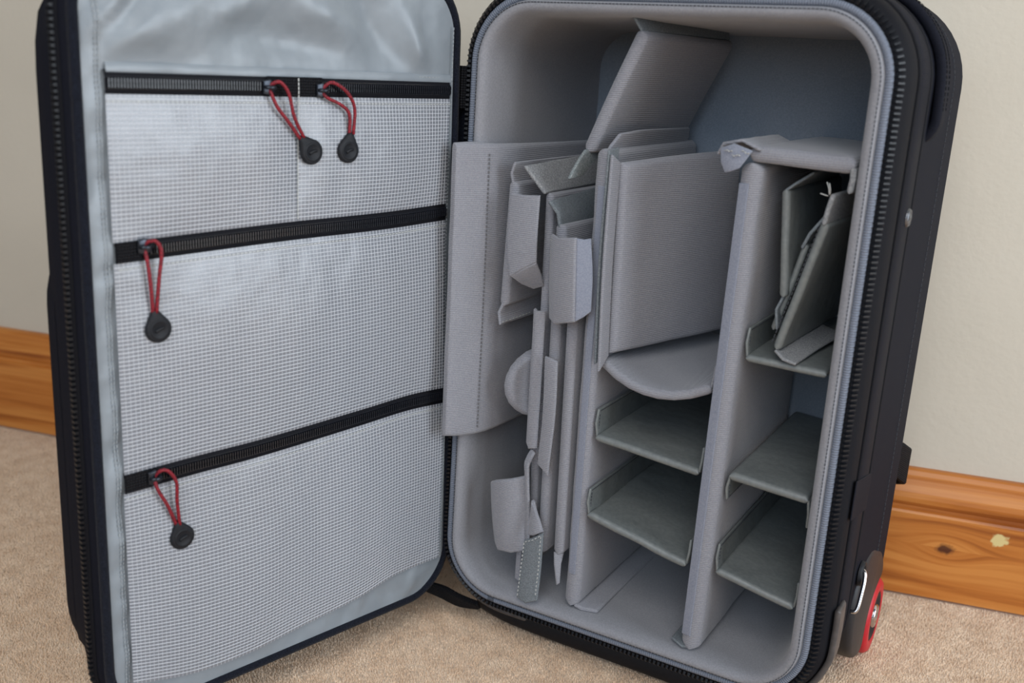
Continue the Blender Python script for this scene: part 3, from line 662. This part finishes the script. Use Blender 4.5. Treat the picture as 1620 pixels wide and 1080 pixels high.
# long upright divider right of centre
t = divider('tall padded upright wall between the two shelf columns', (0.252, 0.1, 0.016))
vpanel(t, 0.2475, 0.017, 0.2535, 0.4305, 0.000, YB, 0.0170, rnd=0.0065, wob=0.0010, seed=4)
part('loop_tape', t, [[(0.2395 + 0.006 * k, 0.0010, 0.030 + 0.385 * k), (0.2475 + 0.006 * k, -0.0005, 0.030 + 0.385 * k)] for k in (0, .5, 1)], 0.0014, 'loop')
part('floor_flap', t, [[(0.2475, 0.002, 0.0185), (0.241, 0.000, 0.0175), (0.229, 0.006, 0.019)], [(0.2455, 0.07, 0.0185), (0.240, 0.07, 0.0170), (0.228, 0.07, 0.017)], [(0.2455, 0.16, 0.0185), (0.240, 0.16, 0.0168), (0.228, 0.16, 0.0165)]], 0.0025, 'velcro')

# big square panel standing askew in the middle column
t = divider('large square padded panel standing askew at the top of the middle column', (0.16, 0.09, 0.262))
part('panel', t, [[(0.1455, 0.010, 0.2600), (0.1440, 0.010, 0.34), (0.1420, 0.010, 0.4200)], [(0.170, 0.085, 0.260), (0.169, 0.085, 0.34), (0.168, 0.085, 0.425)], [(0.193, 0.160, 0.260), (0.192, 0.160, 0.34), (0.191, 0.160, 0.428)]], 0.0120, 'pad', rnd=0.005, wob=0.0012, seed=6)
part('hook_tape', t, [[(0.1425, 0.011, 0.258), (0.1400, 0.011, 0.34), (0.1395, 0.011, 0.432)], [(0.1400, -0.004, 0.252), (0.1372, -0.005, 0.34), (0.1375, -0.004, 0.430)]], 0.0022, 'velcro')
part('tape_backing', t, [[(0.1455, 0.009, 0.258), (0.143, 0.008, 0.34), (0.1420, 0.010, 0.420)], [(0.1452, -0.007, 0.247), (0.1425, -0.008, 0.34), (0.1405, -0.004, 0.427)]], 0.0028, 'pad')

# padded panel leaning over the top
t = divider('slanted padded panel leaning across the empty upper space', (0.12, 0.1, 0.425))
part('panel', t, [[(0.108 + 0.012 * k, 0.018 + 0.165 * k, 0.425), (0.128 + 0.014 * k, 0.018 + 0.165 * k, 0.4745), (0.149 + 0.016 * k, 0.018 + 0.165 * k, 0.5225)] for k in (0, .5, 1)], 0.0120, 'pad', rnd=0.005)
part('top_flap', t, [[(0.148, 0.018, 0.522), (0.143, 0.014, 0.531), (0.1335, 0.014, 0.5395)], [(0.154, 0.08, 0.523), (0.1505, 0.08, 0.533), (0.147, 0.08, 0.540)], [(0.160, 0.14, 0.523), (0.1580, 0.14, 0.533), (0.158, 0.14, 0.538)], [(0.164, 0.18, 0.523), (0.163, 0.18, 0.529), (0.164, 0.175, 0.533)]], 0.0024, 'velcro')
part('bottom_flap', t, [[(0.108, 0.014, 0.427), (0.1065, 0.002, 0.416), (0.1045, -0.006, 0.4040)], [(0.110, 0.05, 0.427), (0.1085, 0.030, 0.416), (0.107, 0.012, 0.405)]], 0.0030, 'edge')

# shelves -----------------------------------------------------------
def shelf(label, x0, x1, z0, z1, yf, yb, th, m, lf, rf, sag=0.0, fwd=0.0, fm='nylon', wob=0.0005, seed=0):
    """horizontal piece; lf / rf = rise of the side flaps (+ up, - down) with the depth they run to"""
    t = divider(label, ((x0 + x1) / 2, (yf + yb) / 2, min(z0, z1) - 0.004))
    cols = 6; rows = []
    for k in (0, .33, .66, 1):
        row = []
        for i in range(cols):
            f = i / (cols - 1); s4 = 4 * f * (1 - f)
            row.append((x0 + (x1 - x0) * f, yf - fwd * s4 * (1 - k) + (yb - yf) * k, z0 + (z1 - z0) * f - sag * s4 * (1 - 0.5 * k)))
        rows.append(row)
    part('panel', t, rows, th, m, wob=wob, seed=seed, rnd=min(th * .5, 0.004))
    for fl, x, z, sg, nm in ((lf, x0, z0, -1, 'side_flap'), (rf, x1, z1, 1, 'side_flap')):
        if not fl: continue
        h, d = fl; inn = 0.0008
        part(nm, t, [[(x - sg * 0.0005, yf + (d - yf) * k + 0.002, z), (x + sg * 0.0012, yf + (d - yf) * k + 0.001, z + h * .5), (x + sg * 0.0008, yf + (d - yf) * k + (0.004 if k == 0 else 0), z + h)] for k in (0, .5, 1)], 0.0022, fm, wob=0.0006, seed=seed + 1)
        mb = MB(); xx = x + sg * 0.0010 - sg * 0.0014
        dashes(mb, [(xx, yf + 0.005, z + h * .12), (xx, yf + 0.006, z + h * .9)], (-sg, 0, 0), 0.0030, 0.002, 0.0003, 0.0003)
        dashes(mb, [(xx, yf + 0.006, z + h * .92), (xx, d - 0.01, z + h * .92)], (-sg, 0, 0), 0.0030, 0.002, 0.0003, 0.0003)
        mb.build('flap_stitching', 'dstitch', t, smooth=False, kind='stuff')
    return t
MX0, MX1 = 0.1415, 0.2370
t = shelf('sagging curved padded shelf under the big askew panel', 0.1400, 0.2390, 0.2520, 0.2480, 0.008, 0.19, 0.0085, 'pad', (0.020, 0.17), (0.019, 0.10), sag=0.0150, fwd=0.006, fm='pad', wob=0)
shelf('grey nylon shelf in the middle column, just below the sagging one', MX0, MX1, 0.1835, 0.1745, 0.006, YB, 0.0070, 'nylon', (0.025, 0.19), (0.022, 0.12), seed=2)
shelf('lowest grey nylon shelf of the middle column, with crumpled front edge', MX0, MX1 - 0.001, 0.1115, 0.0925, 0.002, YB, 0.0075, 'nylon', (0.024, 0.19), (0.022, 0.12), wob=0.0016, seed=5)
RX0, RX1 = 0.2630, 0.3275
shelf('upper grey nylon shelf of the right column, carrying the loose leaning panel', RX0 + 0.001, RX1, 0.2790, 0.2775, 0.008, YB, 0.0060, 'nylon', (0.024, 0.12), None, seed=7)
shelf('middle grey nylon shelf of the right column, side flaps folded down', RX0 - 0.0005, RX1, 0.1790, 0.1745, 0.006, YB, 0.0075, 'nylon', (-0.022, 0.06), (-0.024, 0.06), wob=0.0005, seed=9)
shelf('lowest grey nylon shelf of the right column', RX0 - 0.002, RX1, 0.0925, 0.0805, 0.006, YB, 0.0070, 'nylon', (0.024, 0.19), (0.022, 0.08), seed=11)

# padded bar closing the top of the right column
t = divider('short padded crosspiece bridging the top of the right column', (0.29, 0.1, 0.425))
part('panel', t, [[(0.2510, y, 0.4375), (0.272, y - 0.001 * (y < 0.05), 0.4372), (0.295, y, 0.4362), (0.3285, y, 0.4355)] for y in (0.000, 0.07, 0.14, YB)], 0.0125, 'pad', rnd=0.005)
part('right_flap', t, [[(0.3275, y, 0.434), (0.3280, y + 0.001, 0.426), (0.3270, y + 0.002, 0.4155)] for y in (-0.001, 0.02, 0.05)], 0.0045, 'velcro_light', wob=0.0006)
part('left_flap', t, [[(0.260, y, 0.441), (0.2500, y, 0.4455), (0.2390, y + (0.0 if y > .01 else -0.004), 0.4475), (0.2290, y, 0.4400), (0.2275, y + 0.002, 0.4345)] for y in (-0.004, 0.05, 0.09)], 0.0026, 'pad', wob=0.001)
part('corner_flap', t, [[(0.2555, -0.007, 0.4400), (0.2420, -0.010, 0.4445), (0.2310, -0.008, 0.4400)], [(0.2520, -0.010, 0.4330), (0.2420, -0.0115, 0.4320), (0.2330, -0.0095, 0.4300)], [(0.2480, -0.0095, 0.4270), (0.2410, -0.0105, 0.4235), (0.2370, -0.009, 0.4225)]], 0.0026, 'loop', wob=0.0006)
mb = MB()
for i in range(9):
    f = i / 8; p = V((0.2540 - 0.017 * f, -0.0125 - 0.001 * math.sin(3 * f), 0.4375 + 0.002 * math.sin(9 * f))); mb.tube(curve([p, p + V((0.001, -0.0012, 0.0012 * (-1) ** i)), p + V((-0.0014, -0.0003, 0.0004))], 6), 0.00028, 5)
mb.build('loose_thread', 'stitch', t, kind='stuff')

# loose thin panels in the right column
t = divider('thin upright grey nylon panel in the upper right compartment', (0.28, 0.1, 0.29))
vpanel(t, 0.2850, 0.3300, 0.2770, 0.4120, 0.016, 0.185, 0.0066, 'nylon', rnd=0.003, wob=0.0004)
part('top_flap', t, [[(0.2765, 0.016, 0.411), (0.2830, 0.020, 0.4170), (0.2930, 0.030, 0.4255)], [(0.2765, 0.10, 0.411), (0.283, 0.10, 0.4180), (0.292, 0.10, 0.4260)], [(0.2765, 0.17, 0.411), (0.283, 0.17, 0.4180), (0.292, 0.17, 0.4260)]], 0.0022, 'velcro')
part('bottom_flap', t, [[(0.2850, 0.018, 0.331), (0.2815, 0.014, 0.320), (0.2840, 0.014, 0.3045)], [(0.2850, 0.08, 0.331), (0.282, 0.08, 0.320), (0.284, 0.08, 0.305)]], 0.0022, 'velcro')
t = divider('thin nylon panel leaning on its side in the upper right compartment', (0.30, 0.09, 0.283))
vpanel(t, 0.2870, 0.2905, 0.3115, 0.3920, 0.008, 0.17, 0.0068, 'nylon', dx=0.008, rnd=0.003, wob=0.0004)
part('top_flap', t, [[(0.3105, 0.006, 0.3905), (0.3120, 0.006, 0.402), (0.3140, 0.008, 0.4135)], [(0.3145, 0.08, 0.391), (0.316, 0.08, 0.403), (0.318, 0.08, 0.414)], [(0.317, 0.15, 0.391), (0.319, 0.15, 0.403), (0.321, 0.15, 0.414)]], 0.0040, 'velcro_light')
part('bottom_flap', t, [[(0.2860, 0.008, 0.2895), (0.2940, 0.004, 0.2845), (0.3045, 0.004, 0.2825)], [(0.290, 0.07, 0.2895), (0.299, 0.068, 0.2865), (0.310, 0.066, 0.2850)], [(0.293, 0.12, 0.2895), (0.303, 0.12, 0.2870), (0.316, 0.118, 0.2855)]], 0.0026, 'velcro_light')
mb = MB(); dashes(mb, [(0.2835, 0.0070, 0.296), (0.2965, 0.0070, 0.345), (0.3075, 0.0070, 0.388)], (-0.4, -1, 0), 0.0040, 0.0028, 0.0003, 0.0003); mb.build('edge_stitching', 'dstitch', t, smooth=False, kind='stuff')
mb = MB()
for a, b in (((0.3120, 0.005, 0.413), (0.3095, 0.004, 0.422)), ((0.3125, 0.005, 0.413), (0.3115, 0.003, 0.4215)), ((0.3115, 0.005, 0.412), (0.3060, 0.003, 0.4135))):
    mb.tube(curve([a, (V(a) + V(b)) / 2 + V((0.0008, -0.001, 0)), b], 6), 0.00045, 5)
mb.build('frayed_thread', 'stitch', t, kind='stuff')
t = divider('half-hidden nylon panel squeezed between the upright and leaning thin panels', (0.29, 0.09, 0.30))
vpanel(t, 0.2790, 0.3020, 0.2960, 0.3720, 0.022, 0.16, 0.0050, 'nylon', rnd=0.0024, wob=0.0005)
part('top_flap', t, [[(0.2935, 0.020, 0.3690), (0.2985, 0.018, 0.381), (0.3075, 0.020, 0.3945)], [(0.296, 0.08, 0.370), (0.301, 0.08, 0.382), (0.308, 0.08, 0.395)]], 0.0026, 'velcro')

# left column: flat side panel and a bundle of stowed dividers ---------
t = divider('broad flat padded panel lying along the left side, beside the lid', (0.028, 0.09, 0.163))
part('panel', t, [[(0.0060, -0.0290, 0.164), (0.0060, -0.0285, 0.29), (0.0050, -0.0270, 0.4255)], [(0.0165, -0.0150, 0.1625), (0.016, -0.0145, 0.29), (0.0145, -0.0130, 0.4265)], [(0.0270, 0.012, 0.162), (0.0265, 0.012, 0.29), (0.0255, 0.012, 0.4250)], [(0.0285, 0.08, 0.161), (0.0285, 0.08, 0.29), (0.0290, 0.08, 0.4235)], [(0.0300, 0.185, 0.160), (0.030, 0.185, 0.29), (0.031, 0.185, 0.4220)]], 0.0100, 'pad', rnd=0.0045, wob=0.0012, seed=8)
mb = MB(); dashes(mb, curve([(0.0285, -0.0050, 0.170), (0.0285, -0.0050, 0.29), (0.0270, -0.0040, 0.4200)], 30), (0.9, -0.4, 0), 0.0036, 0.0022, 0.0004, 0.0003); mb.build('seam_stitching', 'seam', t, smooth=False, kind='stuff')

t = divider('stowed padded divider flat against the side panel, flaps at both ends', (0.045, 0.08, 0.268))
vpanel(t, 0.0435, 0.2850, 0.0470, 0.3950, 0.004, 0.16, 0.0095, rnd=0.004)
part('top_flap', t, [[(0.0465, 0.004, 0.393), (0.0455, 0.002, 0.402), (0.0480, 0.003, 0.4115)], [(0.048, 0.07, 0.394), (0.047, 0.07, 0.403), (0.048, 0.07, 0.412)], [(0.048, 0.14, 0.394), (0.047, 0.14, 0.403), (0.048, 0.14, 0.412)]], 0.0026, 'pad')
part('bottom_flap', t, [[(0.0430, 0.004, 0.2870), (0.0405, 0.001, 0.279), (0.0445, -0.002, 0.2690)], [(0.045, 0.06, 0.287), (0.043, 0.06, 0.279), (0.045, 0.06, 0.268)], [(0.045, 0.13, 0.287), (0.043, 0.13, 0.279), (0.045, 0.13, 0.268)]], 0.0030, 'pad')
mb = MB(); dashes(mb, [(0.0470, -0.0015, 0.2720), (0.0468, 0.05, 0.2715)], (1, -0.2, 0), 0.006, 0.0025, 0.0004, 0.0003); mb.build('flap_stitching', 'stitch', t, smooth=False, kind='stuff')

t = divider('stowed divider with a square front tab and boxy lower tab, leftmost of the upright bundle', (0.08, 0.08, 0.03))
vpanel(t, 0.0815, 0.0400, 0.0780, 0.3880, 0.012, 0.185, 0.0080, rnd=0.0035, wob=0.0012, seed=3)
part('edge_strip', t, [[(0.0765, 0.004, 0.1650), (0.0775, 0.002, 0.23), (0.0765, 0.003, 0.2890)], [(0.0800, 0.000, 0.1600), (0.0815, -0.002, 0.23), (0.0805, -0.001, 0.2880)], [(0.0855, 0.006, 0.1600), (0.0870, 0.003, 0.23), (0.0865, 0.004, 0.2880)]], 0.0034, 'pad', wob=0.0004)
part('lower_strip', t, [[(0.0800, 0.006, 0.1580), (0.0775, 0.000, 0.148), (0.0790, -0.001, 0.138), (0.0800, 0.002, 0.10), (0.0800, 0.006, 0.052)], [(0.0860, 0.002, 0.1570), (0.0840, -0.003, 0.147), (0.0840, -0.004, 0.138), (0.0855, -0.001, 0.10), (0.0855, 0.003, 0.052)]], 0.0034, 'pad', wob=0.0008)
part('top_flap', t, [[(0.0770, 0.006, 0.3875), (0.0690, 0.002, 0.3980), (0.0595, -0.001, 0.4095)], [(0.078, 0.06, 0.3885), (0.0715, 0.06, 0.4000), (0.0640, 0.06, 0.4130)], [(0.078, 0.14, 0.389), (0.0725, 0.14, 0.402), (0.067, 0.14, 0.4160)]], 0.0036, 'velcro_light', wob=0.0008)
ft = part('front_tab', t, [[(0.0505, -0.004, 0.3865), (0.064, -0.006, 0.3862), (0.0790, -0.005, 0.3875)], [(0.0505, -0.007, 0.350), (0.065, -0.009, 0.3535), (0.0800, -0.008, 0.358)], [(0.0560, -0.008, 0.3150), (0.068, -0.009, 0.3235), (0.0808, -0.008, 0.3315)]], 0.0032, 'pad', wob=0.0005)
part('tab_underside', t, [[(0.0555, -0.008, 0.3165), (0.068, -0.009, 0.3245), (0.0805, -0.008, 0.332)], [(0.0610, 0.002, 0.3090), (0.070, 0.002, 0.3140), (0.0800, 0.003, 0.3200)], [(0.0690, 0.012, 0.3040), (0.074, 0.012, 0.3060), (0.0790, 0.012, 0.3080)]], 0.0032, 'pad')
part('lower_tab', t, [[(0.0410, 0.008, 0.1160), (0.0455, 0.000, 0.1210), (0.058, -0.004, 0.1260), (0.0715, -0.003, 0.1310), (0.0790, 0.004, 0.1330)], [(0.0440, 0.008, 0.085), (0.0485, 0.000, 0.0865), (0.060, -0.005, 0.090), (0.0730, -0.003, 0.092), (0.080, 0.004, 0.094)], [(0.0490, 0.008, 0.0560), (0.0540, 0.000, 0.0540), (0.064, -0.004, 0.0550), (0.0750, -0.002, 0.0570), (0.0810, 0.004, 0.0590)]], 0.0055, 'pad', rnd=0.0025)
part('hanging_strip', t, [[(0.068, 0.012, 0.055), (0.0675, 0.012, 0.022)], [(0.0735, 0.012, 0.055), (0.0725, 0.012, 0.020)]], 0.003, 'pad', wob=0.001)

t = divider('round-ended padded divider peeking out behind the stowed bundle', (0.063, 0.06, 0.19))
cx, cy, cz = 0.0690, 0.028, 0.2140
part('panel', t, [[(cx - 0.0215 * math.cos(a) * k + 0.02 * (1 - k) + 0.006, cy - 0.030 * math.cos(a) * k + 0.055 * (1 - k) , cz + 0.032 * math.sin(a) * (0.55 + 0.45 * k)) for a in [math.radians(d) for d in (-88, -60, -30, 0, 30, 60, 88)]] for k in (1.0, 0.6, 0.2)], 0.011, 'pad', rnd=0.005, step=0.006)

t = divider('stowed divider with large square front tab and hanging fabric strip, middle of the bundle', (0.096, 0.08, 0.03))
vpanel(t, 0.0965, 0.0600, 0.0940, 0.3640, 0.006, 0.185, 0.0105, rnd=0.004)
part('top_flap', t, [[(0.0930, 0.006, 0.3610), (0.0910, 0.004, 0.3730), (0.0830, 0.002, 0.3820)], [(0.094, 0.06, 0.362), (0.0925, 0.06, 0.375), (0.087, 0.06, 0.3870)], [(0.094, 0.13, 0.363), (0.0935, 0.13, 0.377), (0.090, 0.13, 0.3930)]], 0.0036, 'velcro', wob=0.0006)
part('front_tab', t, [[(0.0905, 0.000, 0.3560), (0.096, -0.009, 0.3560), (0.108, -0.014, 0.3560), (0.1200, -0.014, 0.3585)], [(0.0920, 0.000, 0.319), (0.097, -0.011, 0.318), (0.110, -0.016, 0.320), (0.1230, -0.016, 0.323)], [(0.0945, 0.000, 0.2830), (0.099, -0.009, 0.2820), (0.112, -0.014, 0.2835), (0.1240, -0.014, 0.2880)]], 0.0042, 'pad', rnd=0.002)
part('tab_side', t, [[(0.1195, -0.014, 0.3580), (0.1245, -0.010, 0.3570), (0.1290, -0.006, 0.3580)], [(0.1225, -0.016, 0.323), (0.1280, -0.011, 0.326), (0.1335, -0.007, 0.329)], [(0.1235, -0.014, 0.2880), (0.129, -0.010, 0.2920), (0.1345, -0.007, 0.2975)]], 0.0030, 'loop', wob=0.0004)
part('hanging_strip', t, [[(0.0930, -0.003, 0.2500), (0.0980, -0.005, 0.2500), (0.1060, -0.005, 0.2480)], [(0.0945, -0.004, 0.2), (0.1005, -0.006, 0.2), (0.1075, -0.006, 0.2)], [(0.0925, -0.004, 0.150), (0.0985, -0.006, 0.147), (0.1045, -0.006, 0.1420)]], 0.0030, 'pad', wob=0.0006)

t = divider('plain stowed padded divider next to the tall upright wall, rightmost of the bundle', (0.113, 0.08, 0.05))
vpanel(t, 0.1150, 0.0650, 0.1110, 0.3500, 0.003, 0.185, 0.0105, rnd=0.004)
part('bottom_flap', t, [[(0.1105, 0.004, 0.0660), (0.1135, 0.000, 0.0560), (0.1180, -0.001, 0.0370)], [(0.1190, 0.008, 0.0660), (0.1190, 0.004, 0.0560), (0.1195, 0.002, 0.0380)]], 0.0030, 'pad', wob=0.001)

t = divider('narrow folded strip of blue-grey hook tape dangling at the foot of the stowed bundle', (0.092, 0.0, 0.012))
part('folded_end', t, [[(0.0885, 0.000, 0.1130), (0.0890, -0.002, 0.1125), (0.0900, -0.003, 0.1110)], [(0.0880, -0.002, 0.095), (0.0940, -0.006, 0.096), (0.0990, -0.005, 0.098)], [(0.0880, -0.004, 0.0790), (0.096, -0.009, 0.083), (0.1045, -0.007, 0.0885)]], 0.0040, 'pad')
part('hook_tape', t, [[(0.0860, -0.008, 0.0760), (0.0955, -0.010, 0.0810), (0.1055, -0.009, 0.0890)], [(0.0840, -0.008, 0.0450), (0.0945, -0.010, 0.0480), (0.1055, -0.009, 0.0530)], [(0.0825, -0.009, 0.0165), (0.0935, -0.012, 0.0155), (0.1045, -0.010, 0.0210)]], 0.0030, 'velcro')
mb = MB()
dashes(mb, [(0.0875, -0.0112, 0.0740), (0.0856, -0.0112, 0.0450), (0.0842, -0.0118, 0.0190)], (0, -1, 0), 0.004, 0.0018, 0.0004, 0.0005)
dashes(mb, [(0.0885, -0.0112, 0.0755), (0.0960, -0.0122, 0.0795), (0.1040, -0.0116, 0.0860)], (0, -1, 0), 0.004, 0.0018, 0.0004, 0.0005)
dashes(mb, [(0.1042, -0.0116, 0.0850), (0.1040, -0.0116, 0.0530), (0.1030, -0.0126, 0.0240)], (0, -1, 0), 0.004, 0.0018, 0.0004, 0.0005)
mb.build('tape_stitching', 'stitch', t, smooth=False, kind='stuff')
